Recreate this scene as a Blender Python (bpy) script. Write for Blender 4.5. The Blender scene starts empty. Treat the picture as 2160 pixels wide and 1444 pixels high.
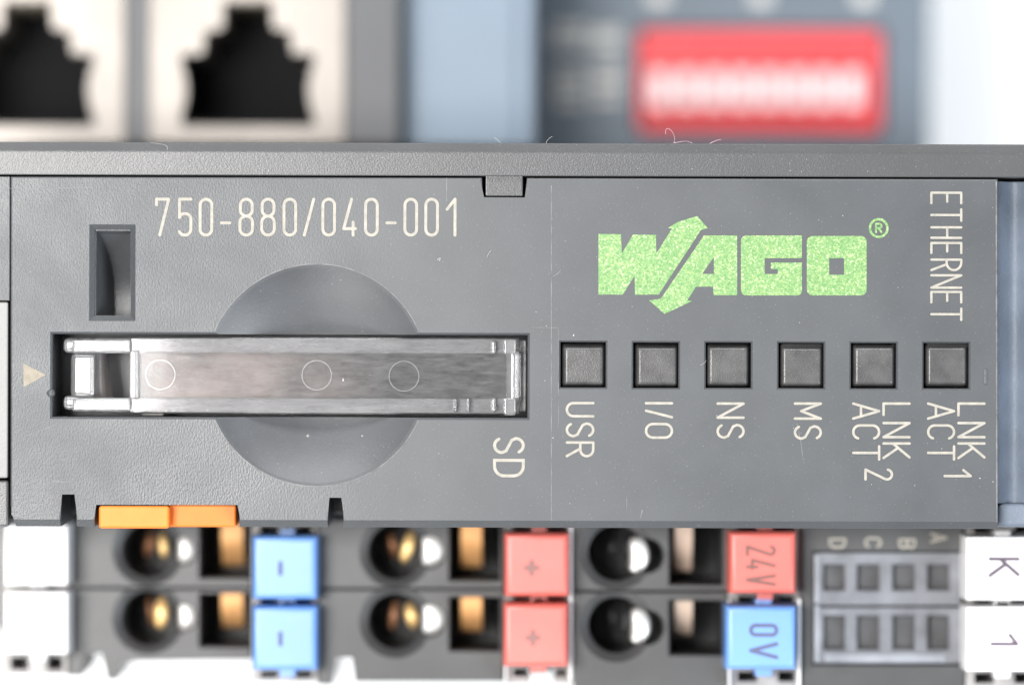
# Macro close-up of a grey fieldbus controller lying face-up on a white table top.
# 1 Blender unit = 1 cm (unit scale 0.01); helper coordinates below are in millimetres.
import bpy, bmesh, math, random
from mathutils import Vector, Matrix

scene = bpy.context.scene
random.seed(7)
MM = 0.1            # 1 mm in Blender units
D = 250.0           # camera to front panel, mm
PXMM = 36.0         # photograph pixels per mm on the front panel
ROLL = 0.0026
scene.unit_settings.system = 'METRIC'
scene.unit_settings.scale_length = 0.01

# ------------------------------------------------------------------ camera
cam_data = bpy.data.cameras.new('camera')
cam = bpy.data.objects.new('camera', cam_data)
scene.collection.objects.link(cam)
cam.location = (0, 0, D * MM)
cam.rotation_euler = (0, 0, ROLL)
cam_data.sensor_width = 36.0
cam_data.lens = 36.0 * D / 60.0
cam_data.clip_start = 0.5
cam_data.clip_end = 500
cam_data.dof.use_dof = True
cam_data.dof.focus_distance = D * MM
cam_data.dof.aperture_fstop = (cam_data.lens * 1e-3) / (14.0 * MM)   # 14 mm wide entrance pupil
scene.camera = cam

# ------------------------------------------------------------------ world + lamps
world = bpy.data.worlds.new('World')
scene.world = world
world.use_nodes = True
bg = world.node_tree.nodes['Background']
bg.inputs[0].default_value = (0.93, 0.96, 1.0, 1)
bg.inputs[1].default_value = 0.27


def area_lamp(name, loc, size, power, color, target=(0, 0, 0)):
    l = bpy.data.lights.new(name, 'AREA')
    l.shape = 'RECTANGLE'
    l.size, l.size_y = size[0] * MM, size[1] * MM
    l.energy = power
    l.color = color
    o = bpy.data.objects.new(name, l)
    scene.collection.objects.link(o)
    o.location = Vector(loc) * MM
    o.rotation_euler = (Vector(target) * MM - o.location).to_track_quat('-Z', 'Y').to_euler()
    return o


area_lamp('softbox_key', (-92, 5, 255), (70, 90), 10800, (1.0, 0.975, 0.945), (-10, 0, 0))
area_lamp('softbox_fill', (250, -130, 250), (180, 180), 12500, (0.86, 0.93, 1.0))
area_lamp('softbox_rim', (-20, 320, 205), (420, 110), 19000, (1.0, 1.0, 1.0))
area_lamp('softbox_low', (-130, -270, 210), (160, 160), 8500, (1.0, 0.985, 0.96))
scene.view_settings.view_transform = 'Standard'
scene.view_settings.look = 'None'
scene.view_settings.exposure = 0.0
scene.view_settings.gamma = 1.0
scene.view_settings.use_curve_mapping = False
scene.cycles.use_denoising = True
scene.cycles.max_bounces = 10
scene.cycles.transmission_bounces = 8
scene.cycles.transparent_max_bounces = 12


# ------------------------------------------------------------------ coordinate helpers
def un(px, py):
    return px + ROLL * (py - 722), py - ROLL * (px - 1080)


def P(px, py, z=0.0):
    """photograph pixel at depth z (mm, negative = further from the camera) -> mm"""
    x, y = un(px, py)
    k = (D - z) / D / PXMM
    return ((x - 1080) * k, (722 - y) * k)


def R(x0, x1, y0, y1, z=0.0):
    """pixel rectangle -> (xmin, xmax, ymin, ymax) in mm at depth z"""
    cx, cy = P((x0 + x1) / 2, (y0 + y1) / 2, z)
    k = (D - z) / D / PXMM
    hx, hy = abs(x1 - x0) / 2 * k, abs(y1 - y0) / 2 * k
    return (cx - hx, cx + hx, cy - hy, cy + hy)


# ------------------------------------------------------------------ materials
MATS = {}


def new_mat(name):
    m = bpy.data.materials.new(name)
    m.use_nodes = True
    MATS[name] = m
    nt = m.node_tree
    return m, nt, nt.nodes['Principled BSDF']


def plastic(name, col, rough=0.5, var=0.12, var_scale=3.0, bump=0.3, bump_scale=45, spec=0.5,
            left_grain=False, metallic=0.0, streak=None, speck=0.0):
    m, nt, b = new_mat(name)
    N, L = nt.nodes, nt.links
    tc = N.new('ShaderNodeTexCoord')
    n1 = N.new('ShaderNodeTexNoise'); n1.inputs['Scale'].default_value = var_scale
    n1.inputs['Detail'].default_value = 6
    L.new(tc.outputs['Object'], n1.inputs['Vector'])
    cr = N.new('ShaderNodeValToRGB')
    cr.color_ramp.elements[0].position = 0.3
    cr.color_ramp.elements[1].position = 0.7
    cr.color_ramp.elements[0].color = tuple(c * (1 - var) for c in col) + (1,)
    cr.color_ramp.elements[1].color = tuple(min(1, c * (1 + var)) for c in col) + (1,)
    L.new(n1.outputs['Fac'], cr.inputs['Fac'])
    colour = cr.outputs['Color']
    if speck:
        ns = N.new('ShaderNodeTexNoise'); ns.inputs['Scale'].default_value = 95
        ns.inputs['Detail'].default_value = 2
        L.new(tc.outputs['Object'], ns.inputs['Vector'])
        rs = N.new('ShaderNodeValToRGB')
        rs.color_ramp.elements[0].position = 0.66; rs.color_ramp.elements[0].color = (0, 0, 0, 1)
        rs.color_ramp.elements[1].position = 0.78; rs.color_ramp.elements[1].color = (speck,) * 3 + (1,)
        L.new(ns.outputs['Fac'], rs.inputs['Fac'])
        mx = N.new('ShaderNodeMix'); mx.data_type = 'RGBA'
        L.new(rs.outputs['Color'], mx.inputs['Factor'])
        L.new(colour, mx.inputs[6]); mx.inputs[7].default_value = (0.5, 0.49, 0.47, 1)
        colour = mx.outputs[2]
    L.new(colour, b.inputs['Base Color'])
    b.inputs['Roughness'].default_value = rough
    if left_grain:      # rubbed and greasy patches
        nr = N.new('ShaderNodeTexNoise'); nr.inputs['Scale'].default_value = 0.9; nr.inputs['Detail'].default_value = 7
        nr.inputs['Roughness'].default_value = 0.62; nr.inputs['Distortion'].default_value = 0.6
        L.new(tc.outputs['Object'], nr.inputs['Vector'])
        rm = N.new('ShaderNodeMapRange'); rm.inputs['From Min'].default_value = 0.3; rm.inputs['From Max'].default_value = 0.7
        rm.inputs['To Min'].default_value = rough - 0.07; rm.inputs['To Max'].default_value = rough + 0.08
        L.new(nr.outputs['Fac'], rm.inputs['Value']); L.new(rm.outputs['Result'], b.inputs['Roughness'])
    b.inputs['Specular IOR Level'].default_value = spec
    b.inputs['Metallic'].default_value = metallic
    if bump:
        n2 = N.new('ShaderNodeTexNoise'); n2.inputs['Scale'].default_value = bump_scale
        n2.inputs['Detail'].default_value = 4
        vec = tc.outputs['Object']
        if streak:
            mp = N.new('ShaderNodeMapping'); mp.inputs['Scale'].default_value = streak
            L.new(vec, mp.inputs['Vector']); vec = mp.outputs['Vector']
        L.new(vec, n2.inputs['Vector'])
        bp = N.new('ShaderNodeBump'); bp.inputs['Distance'].default_value = 0.01
        bp.inputs['Strength'].default_value = bump
        L.new(n2.outputs['Fac'], bp.inputs['Height'])
        if left_grain:
            sx = N.new('ShaderNodeSeparateXYZ'); L.new(tc.outputs['Object'], sx.inputs[0])
            mr = N.new('ShaderNodeMapRange')
            mr.inputs['From Min'].default_value = -1.9; mr.inputs['From Max'].default_value = -0.6
            mr.inputs['To Min'].default_value = bump * 0.95; mr.inputs['To Max'].default_value = bump * 0.12
            L.new(sx.outputs['X'], mr.inputs['Value'])
            L.new(mr.outputs['Result'], bp.inputs['Strength'])
        L.new(bp.outputs['Normal'], b.inputs['Normal'])
    return m


GREY = (0.0605, 0.0645, 0.0695)
plastic('panel_plastic', GREY, 0.40, 0.08, 2.6, 0.26, 100, left_grain=True, speck=0.22, streak=(1.0, 0.55, 1))
plastic('cover_plastic', (0.059, 0.0605, 0.063), 0.34, 0.08, 2.0, 0.16, 110, speck=0.2)
plastic('housing_plastic', (0.058, 0.060, 0.063), 0.45, 0.08, 2.0, 0.2, 50)
plastic('side_plastic', (0.122, 0.148, 0.188), 0.5, 0.2, 3.0, 0.4, 110, streak=(1, 0.35, 1), speck=0.3)
plastic('terminal_plastic', (0.054, 0.055, 0.056), 0.42, 0.15, 3.0, 0.10, 40)
plastic('lens_plastic', (0.062, 0.061, 0.061), 0.30, 0.25, 10.0, 0.13, 110, speck=0.2)
plastic('slot_shade', (0.012, 0.012, 0.013), 0.5, 0.1, 3.0, 0)
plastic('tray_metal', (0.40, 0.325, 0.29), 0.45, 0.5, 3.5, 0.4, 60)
_m = MATS['tray_metal']            # brown contact plate, the slot's shade painted into its colour towards one end
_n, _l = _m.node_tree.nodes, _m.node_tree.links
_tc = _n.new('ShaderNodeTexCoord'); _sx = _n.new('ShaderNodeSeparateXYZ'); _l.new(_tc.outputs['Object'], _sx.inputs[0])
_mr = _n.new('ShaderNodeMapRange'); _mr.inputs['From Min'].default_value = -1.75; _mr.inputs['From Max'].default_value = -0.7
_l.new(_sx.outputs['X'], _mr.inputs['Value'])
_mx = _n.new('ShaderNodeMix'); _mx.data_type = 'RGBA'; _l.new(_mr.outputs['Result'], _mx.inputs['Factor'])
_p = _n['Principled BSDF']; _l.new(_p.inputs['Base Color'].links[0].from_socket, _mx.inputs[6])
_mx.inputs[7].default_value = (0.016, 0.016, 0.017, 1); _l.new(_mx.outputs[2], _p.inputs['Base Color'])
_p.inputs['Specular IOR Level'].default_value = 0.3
plastic('tray_dark', (0.022, 0.021, 0.023), 0.45, 0.3, 3, 0.2, 30)
plastic('orange_plastic', (0.72, 0.185, 0.026), 0.45, 0.07, 6, 0.06, 30, spec=0.3)
plastic('blue_plastic', (0.115, 0.268, 0.62), 0.42, 0.05, 4, 0.05, 30, spec=0.95)
plastic('red_plastic', (0.56, 0.11, 0.088), 0.42, 0.06, 4, 0.05, 30, spec=0.85)
plastic('white_plastic', (0.80, 0.80, 0.80), 0.42, 0.02, 4, 0.05, 30)
plastic('slider_white', (0.76, 0.64, 0.65), 0.42, 0.02, 4, 0.05, 30)
plastic('carrier_plastic', (0.28, 0.27, 0.265), 0.4, 0.25, 5, 0.1, 30)
plastic('ledge_plastic', (0.19, 0.188, 0.185), 0.45, 0.05, 3, 0.15, 40)
plastic('print_cream', (0.285, 0.268, 0.232), 0.6, 0.15, 25, 0.2, 80)
plastic('print_tan', (0.22, 0.195, 0.15), 0.6, 0.15, 25, 0.3, 80)
plastic('print_plum', (0.085, 0.06, 0.09), 0.6, 0.05, 5, 0)
plastic('print_brown', (0.17, 0.075, 0.065), 0.6, 0.05, 5, 0)
plastic('print_slate', (0.075, 0.085, 0.16), 0.6, 0.05, 5, 0)
plastic('print_greyred', (0.24, 0.115, 0.105), 0.6, 0.05, 5, 0)
plastic('print_pale', (0.52, 0.51, 0.48), 0.6, 0.05, 5, 0)
plastic('copper', (0.78, 0.42, 0.17), 0.45, 0.15, 6, 0.1, 20, metallic=0.2)
plastic('brass', (0.85, 0.56, 0.24), 0.35, 0.2, 4, 0.1, 20, metallic=0.45)
plastic('bronze', (0.30, 0.14, 0.07), 0.4, 0.3, 6, 0.1, 20, metallic=0.4)
plastic('strip_pale', (0.66, 0.52, 0.42), 0.45, 0.15, 6, 0.1, 20, metallic=0.2)
plastic('steel', (0.80, 0.79, 0.77), 0.38, 0.04, 4, 0.0, 20, metallic=0.55)
plastic('shield_metal', (0.27, 0.247, 0.226), 0.42, 0.2, 1.0, 0.1, 20, metallic=0.35)
plastic('jack_dark', (0.007, 0.007, 0.008), 0.6, 0.3, 2.0, 0, spec=0.08)
plastic('coupler_plastic', (0.100, 0.127, 0.156), 0.5, 0.06, 1.5, 0.1, 40)
plastic('coupler_dark', (0.088, 0.092, 0.098), 0.5, 0.06, 1.5, 0.1, 40)
plastic('pale_blue_plastic', (0.185, 0.24, 0.305), 0.5, 0.03, 1.5, 0.1, 40)
plastic('switch_red', (0.66, 0.055, 0.063), 0.34, 0.04, 2, 0)
plastic('paper', (0.90, 0.90, 0.90), 0.7, 0.02, 1.0, 0.1, 20)
plastic('dust_white', (0.40, 0.39, 0.375), 0.8, 0.35, 15, 0)
plastic('fibre_pink', (0.55, 0.36, 0.40), 0.7, 0.05, 5, 0)
plastic('scratch', (0.115, 0.115, 0.118), 0.5, 0.45, 14, 0)  # also the pale tone of the painted edge highlight and dish rim
plastic('dish_plastic', (0.067, 0.070, 0.075), 0.40, 0.13, 3.0, 0.10, 60, speck=0.15, spec=0.42)
plastic('window_plastic', (0.18, 0.187, 0.205), 0.26, 0.25, 6, 0.2, 40)
plastic('window_light', (0.27, 0.285, 0.315), 0.26, 0.2, 6, 0.1, 40)
plastic('window_dark', (0.060, 0.061, 0.065), 0.40, 0.3, 8, 0.2, 40)

# green sparkle print
m, nt, b = new_mat('print_green')
N, L = nt.nodes, nt.links
tc = N.new('ShaderNodeTexCoord')
v = N.new('ShaderNodeTexVoronoi'); v.inputs['Scale'].default_value = 125
L.new(tc.outputs['Object'], v.inputs['Vector'])
sp = N.new('ShaderNodeSeparateColor'); L.new(v.outputs['Color'], sp.inputs['Color'])
cr = N.new('ShaderNodeValToRGB')
e = cr.color_ramp.elements
e[0].position = 0.0; e[0].color = (0.09, 0.205, 0.065, 1)
e[1].position = 1.0; e[1].color = (0.36, 0.47, 0.26, 1)
x = cr.color_ramp.elements.new(0.35); x.color = (0.13, 0.26, 0.09, 1)
x = cr.color_ramp.elements.new(0.65); x.color = (0.16, 0.285, 0.105, 1)
x = cr.color_ramp.elements.new(0.85); x.color = (0.23, 0.32, 0.12, 1)
L.new(sp.outputs['Red'], cr.inputs['Fac']); L.new(cr.outputs['Color'], b.inputs['Base Color'])
b.inputs['Roughness'].default_value = 0.45
bp = N.new('ShaderNodeBump'); bp.inputs['Strength'].default_value = 0.3; bp.inputs['Distance'].default_value = 0.006
L.new(sp.outputs['Green'], bp.inputs['Height']); L.new(bp.outputs['Normal'], b.inputs['Normal'])


def clear(name, haze, rough, tint=(1, 1, 1), noise=0.4, solid=False, streak=None):
    """clear moulded plastic: a thin see-through body with a surface gloss and some milky haze"""
    m, nt, b = new_mat(name)
    N, L = nt.nodes, nt.links
    tc = N.new('ShaderNodeTexCoord')
    n = N.new('ShaderNodeTexNoise'); n.inputs['Scale'].default_value = 45; n.inputs['Detail'].default_value = 8
    n.inputs['Roughness'].default_value = 0.75
    vec = tc.outputs['Object']
    if streak:
        mp = N.new('ShaderNodeMapping'); mp.inputs['Scale'].default_value = streak
        L.new(vec, mp.inputs['Vector']); vec = mp.outputs['Vector']
    L.new(vec, n.inputs['Vector'])
    mr = N.new('ShaderNodeMapRange'); mr.inputs['From Min'].default_value = 0.3; mr.inputs['From Max'].default_value = 0.7
    mr.inputs['To Min'].default_value = haze * (1 - noise); mr.inputs['To Max'].default_value = haze * (1 + noise)
    L.new(n.outputs['Fac'], mr.inputs['Value'])
    tr = N.new('ShaderNodeBsdfGlass' if solid else 'ShaderNodeBsdfTransparent')
    if solid:
        tr.inputs['IOR'].default_value = 1.48; tr.inputs['Roughness'].default_value = 0.03
    tr.inputs['Color'].default_value = (0.93, 0.93, 0.94, 1)
    b.inputs['Base Color'].default_value = (0.62 * tint[0], 0.62 * tint[1], 0.62 * tint[2], 1)
    b.inputs['Roughness'].default_value = rough
    gl = N.new('ShaderNodeBsdfGlossy'); gl.inputs['Roughness'].default_value = rough
    fr = N.new('ShaderNodeFresnel'); fr.inputs['IOR'].default_value = 1.5
    bp = N.new('ShaderNodeBump'); bp.inputs['Strength'].default_value = 0.012; bp.inputs['Distance'].default_value = 0.01
    L.new(n.outputs['Fac'], bp.inputs['Height'])
    for q in (gl, fr, b):
        L.new(bp.outputs['Normal'], q.inputs['Normal'])
    m1 = N.new('ShaderNodeMixShader'); L.new(mr.outputs['Result'], m1.inputs[0])
    L.new(tr.outputs[0], m1.inputs[1]); L.new(b.outputs[0], m1.inputs[2])
    m2 = N.new('ShaderNodeMixShader'); L.new(fr.outputs[0], m2.inputs[0])
    L.new(m1.outputs[0], m2.inputs[1]); L.new(gl.outputs[0], m2.inputs[2])
    L.new(m2.outputs[0], N['Material Output'].inputs['Surface'])


clear('clear_plate', 0.075, 0.07, noise=0.75, streak=(0.16, 0.7, 1))
clear('clear_rail', 0.36, 0.10, noise=0.4, solid=True, streak=(0.08, 0.5, 1))
clear('clear_grip', 0.13, 0.08, noise=0.5, solid=True)
clear('clear_frosted', 0.20, 0.12, noise=0.25, solid=True)
clear('clear_ring', 0.16, 0.2, noise=0.5)


# ------------------------------------------------------------------ object helpers
def link(name, me, mat, parent=None):
    o = bpy.data.objects.new(name, me)
    scene.collection.objects.link(o)
    if mat:
        me.materials.clear(); me.materials.append(MATS[mat])
    if parent:
        o.parent = parent
        bpy.context.view_layer.update()
        o.matrix_parent_inverse = parent.matrix_world.inverted()
    return o


def finish(bm, smooth_angle=30):
    bmesh.ops.scale(bm, vec=(MM, MM, MM), verts=bm.verts)
    bmesh.ops.recalc_face_normals(bm, faces=bm.faces)
    me = bpy.data.meshes.new('mesh')
    bm.to_mesh(me); bm.free()
    smooth(me, smooth_angle)
    return me


def smooth(me, ang=30):
    me.polygons.foreach_set('use_smooth', [True] * len(me.polygons))
    me.set_sharp_from_angle(angle=math.radians(ang))


def add_box(bm, x0, x1, y0, y1, z0, z1, bevel=0.0, seg=2):
    vs = [bm.verts.new(c) for c in ((x0, y0, z0), (x1, y0, z0), (x1, y1, z0), (x0, y1, z0),
                                    (x0, y0, z1), (x1, y0, z1), (x1, y1, z1), (x0, y1, z1))]
    fs = [bm.faces.new([vs[i] for i in f]) for f in
          ((3, 2, 1, 0), (4, 5, 6, 7), (0, 1, 5, 4), (1, 2, 6, 5), (2, 3, 7, 6), (3, 0, 4, 7))]
    if bevel:
        edges = list({e for f in fs for e in f.edges})
        bmesh.ops.bevel(bm, geom=edges, offset=bevel, segments=seg, profile=0.5, affect='EDGES')


def box(name, rect, z0, z1, mat, parent=None, bevel=0.08, seg=2):
    bm = bmesh.new()
    add_box(bm, *rect, z0, z1, bevel, seg)
    return link(name, finish(bm), mat, parent)


def add_loft(bm, loops):
    """closed loops of 3-D points, same count, capped at both ends"""
    rings = [[bm.verts.new(p) for p in lp] for lp in loops]
    n = len(rings[0])
    for a, c in zip(rings, rings[1:]):
        for i in range(n):
            bm.faces.new((a[i], a[(i + 1) % n], c[(i + 1) % n], c[i]))
    bm.faces.new(rings[0][::-1]); bm.faces.new(rings[-1])


def rect_loop(r, z, e=0.0):
    x0, x1, y0, y1 = r
    return [(x0 - e, y0 - e, z), (x1 + e, y0 - e, z), (x1 + e, y1 + e, z), (x0 - e, y1 + e, z)]


def circ_loop(cx, cy, r, z, n=48):
    return [(cx + r * math.cos(2 * math.pi * i / n), cy + r * math.sin(2 * math.pi * i / n), z) for i in range(n)]


def cut_rect(r, top, depth, c):
    bm = bmesh.new()
    add_loft(bm, [rect_loop(r, top - depth), rect_loop(r, top - c), rect_loop(r, top + 0.6, c + 0.6)])
    return finish(bm)


def cut_loops(loops):
    bm = bmesh.new(); add_loft(bm, loops)
    return finish(bm)


def prism(poly, z0, z1, top_bevel=0.0):
    bm = bmesh.new()
    lo = [bm.verts.new((x, y, z0)) for x, y in poly]
    hi = [bm.verts.new((x, y, z1)) for x, y in poly]
    n = len(poly)
    bm.faces.new(lo[::-1]); top = bm.faces.new(hi)
    for i in range(n):
        bm.faces.new((lo[i], lo[(i + 1) % n], hi[(i + 1) % n], hi[i]))
    if top_bevel:
        bmesh.ops.bevel(bm, geom=list(top.edges), offset=top_bevel, segments=2, profile=0.5, affect='EDGES')
    return finish(bm)


def carve(o, cutters, ang=30):
    """subtract the cutter meshes from the object's mesh"""
    tmp = []
    for me in cutters:
        c = bpy.data.objects.new('cutter', me); scene.collection.objects.link(c); tmp.append(c)
        md = o.modifiers.new('cut', 'BOOLEAN'); md.operation = 'DIFFERENCE'; md.object = c; md.solver = 'EXACT'
    bpy.context.view_layer.update()
    dg = bpy.context.evaluated_depsgraph_get()
    me = bpy.data.meshes.new_from_object(o.evaluated_get(dg))
    mats = [m for m in o.data.materials]
    o.modifiers.clear()
    o.data = me
    me.materials.clear()
    for m in mats[:1]:
        me.materials.append(m)
    me.polygons.foreach_set('material_index', [0] * len(me.polygons))
    for c in tmp:
        bpy.data.objects.remove(c)
    smooth(me, ang)
    return o


def thing(name, label, cat, loc=(0, 0, 0), group=None):
    o = bpy.data.objects.new(name, None)
    scene.collection.objects.link(o)
    o.location = Vector(loc) * MM
    o.empty_display_size = 0.3
    o['label'] = label; o['category'] = cat
    if group:
        o['group'] = group
    bpy.context.view_layer.update()
    return o


# ------------------------------------------------------------------ stroke lettering
def arc(cx, cy, rx, ry, a0, a1, n=10):
    return [(cx + rx * math.cos(math.radians(a0 + (a1 - a0) * i / n)),
             cy + ry * math.sin(math.radians(a0 + (a1 - a0) * i / n))) for i in range(n + 1)]


def glyph(ch, w, h):
    """strokes of one character in a w x h box -> list of (points, closed)"""
    r = w / 2
    if ch in '0O':
        k = min(r, h / 2)
        return [(arc(r, h - k, r, k, 0, 180) + arc(r, k, r, k, 180, 360), True)]
    if ch == '1':
        return [([(0, h * .72), (w, h), (w, 0)], False)]
    if ch == '2':
        return [(arc(r, h - r, r, r, 170, -25, 12) + [(0, 0), (w, 0)], False)]
    if ch == '4':
        return [([(w * .66, h), (0, h * .18), (w, h * .18)], False), ([(w * .8, h * .36), (w * .8, 0)], False)]
    if ch == '5':
        return [([(w, h), (w * .06, h), (w * .06, h * .49)] + arc(r, h * .60 - r * .85, r, r * .85, 130, 0, 8)
                 + arc(r, r, r, r, 0, -155, 10), False)]
    if ch == '7':
        return [([(0, h * .84), (0, h), (w, h), (w * .27, 0)], False)]
    if ch == '8':
        u = r * .94
        return [(arc(r, h * .53 + u, u, u, 180, 360) + arc(r, h - u, u, u, 0, 180), True),
                (arc(r, r, r, r, 180, 360) + arc(r, h * .53 - r, r, r, 0, 180), True)]
    if ch == '/':
        return [([(0, 0), (w, h)], False)]
    if ch == '-':
        return [([(0, h * .34), (w, h * .34)], False)]
    if ch == '+':
        return [([(0, h / 2), (w, h / 2)], False), ([(r, 0), (r, h)], False)]
    if ch == 'A':
        return [([(0, 0), (r, h), (w, 0)], False), ([(w * .16, h * .3), (w * .84, h * .3)], False)]
    if ch == 'B':
        q = h / 4
        return [([(0, 0), (0, h)], False), ([(0, h)] + arc(w - q, h - q, q, q, 90, -90) + [(0, h / 2)], False),
                ([(0, h / 2)] + arc(w - q, q, q, q, 90, -90) + [(0, 0)], False)]
    if ch == 'C':
        k = min(r, h / 2)
        return [(arc(r, h - k, r, k, 15, 180) + arc(r, k, r, k, 180, 345), False)]
    if ch == 'D':
        q = min(w * .62, h / 2)
        return [([(0, 0), (0, h)] + arc(w - q, h - q, q, q, 90, 0) + arc(w - q, q, q, q, 0, -90), True)]
    if ch == 'E':
        return [([(w, h), (0, h), (0, 0), (w, 0)], False), ([(0, h * .53), (w * .85, h * .53)], False)]
    if ch == 'H':
        return [([(0, 0), (0, h)], False), ([(w, 0), (w, h)], False), ([(0, h * .53), (w, h * .53)], False)]
    if ch == 'I':
        return [([(r, 0), (r, h)], False)]
    if ch == 'K':
        return [([(0, 0), (0, h)], False), ([(w * .95, h), (0, h * .36)], False), ([(w * .3, h * .56), (w, 0)], False)]
    if ch == 'L':
        return [([(0, h), (0, 0), (w, 0)], False)]
    if ch == 'M':
        return [([(0, 0), (0, h), (r, h * .24), (w, h), (w, 0)], False)]
    if ch == 'N':
        return [([(0, 0), (0, h), (w, 0), (w, h)], False)]
    if ch == 'R':
        q = h * .245
        return [([(0, 0), (0, h)], False), ([(0, h)] + arc(w - q, h - q, q, q, 90, -90) + [(0, h - 2 * q)], False),
                ([(w * .45, h - 2 * q), (w, 0)], False)]
    if ch == 'S':
        q = h * .26
        return [(arc(r, h - q, r, q, 25, 180, 9) + [(w * .12, h * .60), (w * .88, h * .40)][0:2]
                 + arc(r, q, r, q, 0, -155, 9), False)]
    if ch == 'T':
        return [([(0, h), (w, h)], False), ([(r, 0), (r, h)], False)]
    if ch == 'U':
        return [([(0, h)] + arc(r, r, r, r, 180, 360, 12) + [(w, h)], False)]
    if ch == 'V':
        return [([(0, h), (r, 0), (w, h)], False)]
    return []


def add_ribbon(bm, pts, closed, hw, z0, z1):
    P2 = [Vector(p) for p in pts]
    q = [P2[0]]
    for p in P2[1:]:
        if (p - q[-1]).length > 1e-4:
            q.append(p)
    if closed and (q[0] - q[-1]).length < 1e-4:
        q.pop()
    n = len(q)
    lf, rt = [], []
    for i in range(n):
        a = q[i - 1] if (closed or i) else None
        c = q[(i + 1) % n] if (closed or i < n - 1) else None
        d1 = (q[i] - a).normalized() if a is not None else None
        d2 = (c - q[i]).normalized() if c is not None else None
        d1 = d1 if d1 is not None else d2
        d2 = d2 if d2 is not None else d1
        t = d1 + d2
        t = t.normalized() if t.length > 1e-3 else d1
        nrm = Vector((-t.y, t.x))
        cosv = max(0.38, nrm.dot(Vector((-d1.y, d1.x))))
        o = nrm * hw / cosv
        lf.append(q[i] + o); rt.append(q[i] - o)
    sec = []
    for l, r_ in zip(lf, rt):
        sec.append([bm.verts.new((l.x, l.y, z0)), bm.verts.new((r_.x, r_.y, z0)),
                    bm.verts.new((r_.x, r_.y, z1)), bm.verts.new((l.x, l.y, z1))])
    for i in range(n if closed else n - 1):
        a, c = sec[i], sec[(i + 1) % n]
        for j in range(4):
            bm.faces.new((a[j], a[(j + 1) % 4], c[(j + 1) % 4], c[j]))
    if not closed:
        for idx, di in ((0, -1), (n - 1, 1)):
            d = ((q[1] - q[0]) if idx == 0 else (q[-1] - q[-2])).normalized()
            ang = math.atan2(d.y, d.x) + (math.pi if idx == 0 else 0)
            s = sec[idx]
            a_, b_ = (0, 1)
            cap = [(q[idx].x + hw * math.cos(ang + t), q[idx].y + hw * math.sin(ang + t))
                   for t in [math.pi / 2 - math.pi * k / 6 for k in range(1, 6)]]
            top = [bm.verts.new((x, y, z1)) for x, y in cap]
            bot = [bm.verts.new((x, y, z0)) for x, y in cap]
            # start side is 'left' of the outward direction
            L_t, L_b, R_t, R_b = (s[3], s[0], s[2], s[1]) if idx else (s[2], s[1], s[3], s[0])
            tt = [L_t] + top + [R_t]; bb = [L_b] + bot + [R_b]
            bm.faces.new(tt); bm.faces.new(bb[::-1])
            for k in range(len(tt) - 1):
                bm.faces.new((tt[k], tt[k + 1], bb[k + 1], bb[k]))


def lettering(items, z, stroke, mat, parent, rotated, name='lettering', label=None, thick=0.02):
    """items: (char, px0, px1, py0, py1) boxes in photograph pixels (outer edge of the strokes)"""
    bm = bmesh.new()
    k = (D - z) / D / PXMM
    hw = stroke / 2
    lift = 0.0
    for ch, x0, x1, y0, y1 in items:
        if rotated:      # reads downwards, top of the letters to the right
            w, h = (y1 - y0) - stroke, (x1 - x0) - stroke
        else:
            w, h = (x1 - x0) - stroke, (y1 - y0) - stroke
        cx, cy = P((x0 + x1) / 2, (y0 + y1) / 2, z)
        w = max(w, 0.01)
        for pts, closed in glyph(ch, w, h):
            out = []
            for gx, gy in pts:
                gx -= w / 2; gy -= h / 2
                out.append((cx + gy * k, cy - gx * k) if rotated else (cx + gx * k, cy + gy * k))
            runs = [out]
            if not closed:       # round joins: sharp corners start a new stroke
                runs, cur = [], [out[0]]
                for i in range(1, len(out)):
                    cur.append(out[i])
                    if i < len(out) - 1:
                        a_, b_ = Vector(out[i]) - Vector(out[i - 1]), Vector(out[i + 1]) - Vector(out[i])
                        if a_.length > 1e-4 and b_.length > 1e-4 and a_.angle(b_) > math.radians(50):
                            runs.append(cur); cur = [out[i]]
                runs.append(cur)
            for run in runs:
                lift = (lift + 0.0013) % 0.0195
                add_ribbon(bm, run, closed, hw * k, z - 0.02, z + thick + lift)
    o = link(name, finish(bm), mat, parent)
    if label:
        o['label'] = label
    return o


def strokes(name, polys, z, stroke, mat, parent, thick=0.015):
    bm = bmesh.new()
    k = (D - z) / D / PXMM
    for i, pts in enumerate(polys):
        add_ribbon(bm, [P(a, c, z) for a, c in pts], False, stroke / 2 * k, z - 0.02, z + thick + 0.001 * (i % 5))
    return link(name, finish(bm), mat, parent)


def filled(name, outlines, z, mat, parent, thick=0.02):
    """flat printed shape with holes: outlines in photograph pixels"""
    cu = bpy.data.curves.new('shape', 'CURVE')
    cu.dimensions = '2D'; cu.fill_mode = 'BOTH'; cu.extrude = thick * MM
    for pts in outlines:
        s = cu.splines.new('POLY'); s.points.add(len(pts) - 1)
        for p, (a, c) in zip(s.points, pts):
            x, y = P(a, c, z)
            p.co = (x * MM, y * MM, 0, 1)
        s.use_cyclic_u = True
    t = bpy.data.objects.new('shape', cu); scene.collection.objects.link(t)
    bpy.context.view_layer.update()
    me = bpy.data.meshes.new_from_object(t.evaluated_get(bpy.context.evaluated_depsgraph_get()))
    bpy.data.objects.remove(t)
    me.transform(Matrix.Translation((0, 0, z * MM)))
    return link(name, me, mat, parent)


def round_rect(x0, x1, y0, y1, r, n=5):
    out = []
    for cx, cy, a in ((x1 - r, y0 + r, -90), (x1 - r, y1 - r, 0), (x0 + r, y1 - r, 90), (x0 + r, y0 + r, 180)):
        out += arc(cx, cy, r, r, a, a + 90, n)
    return out


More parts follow.
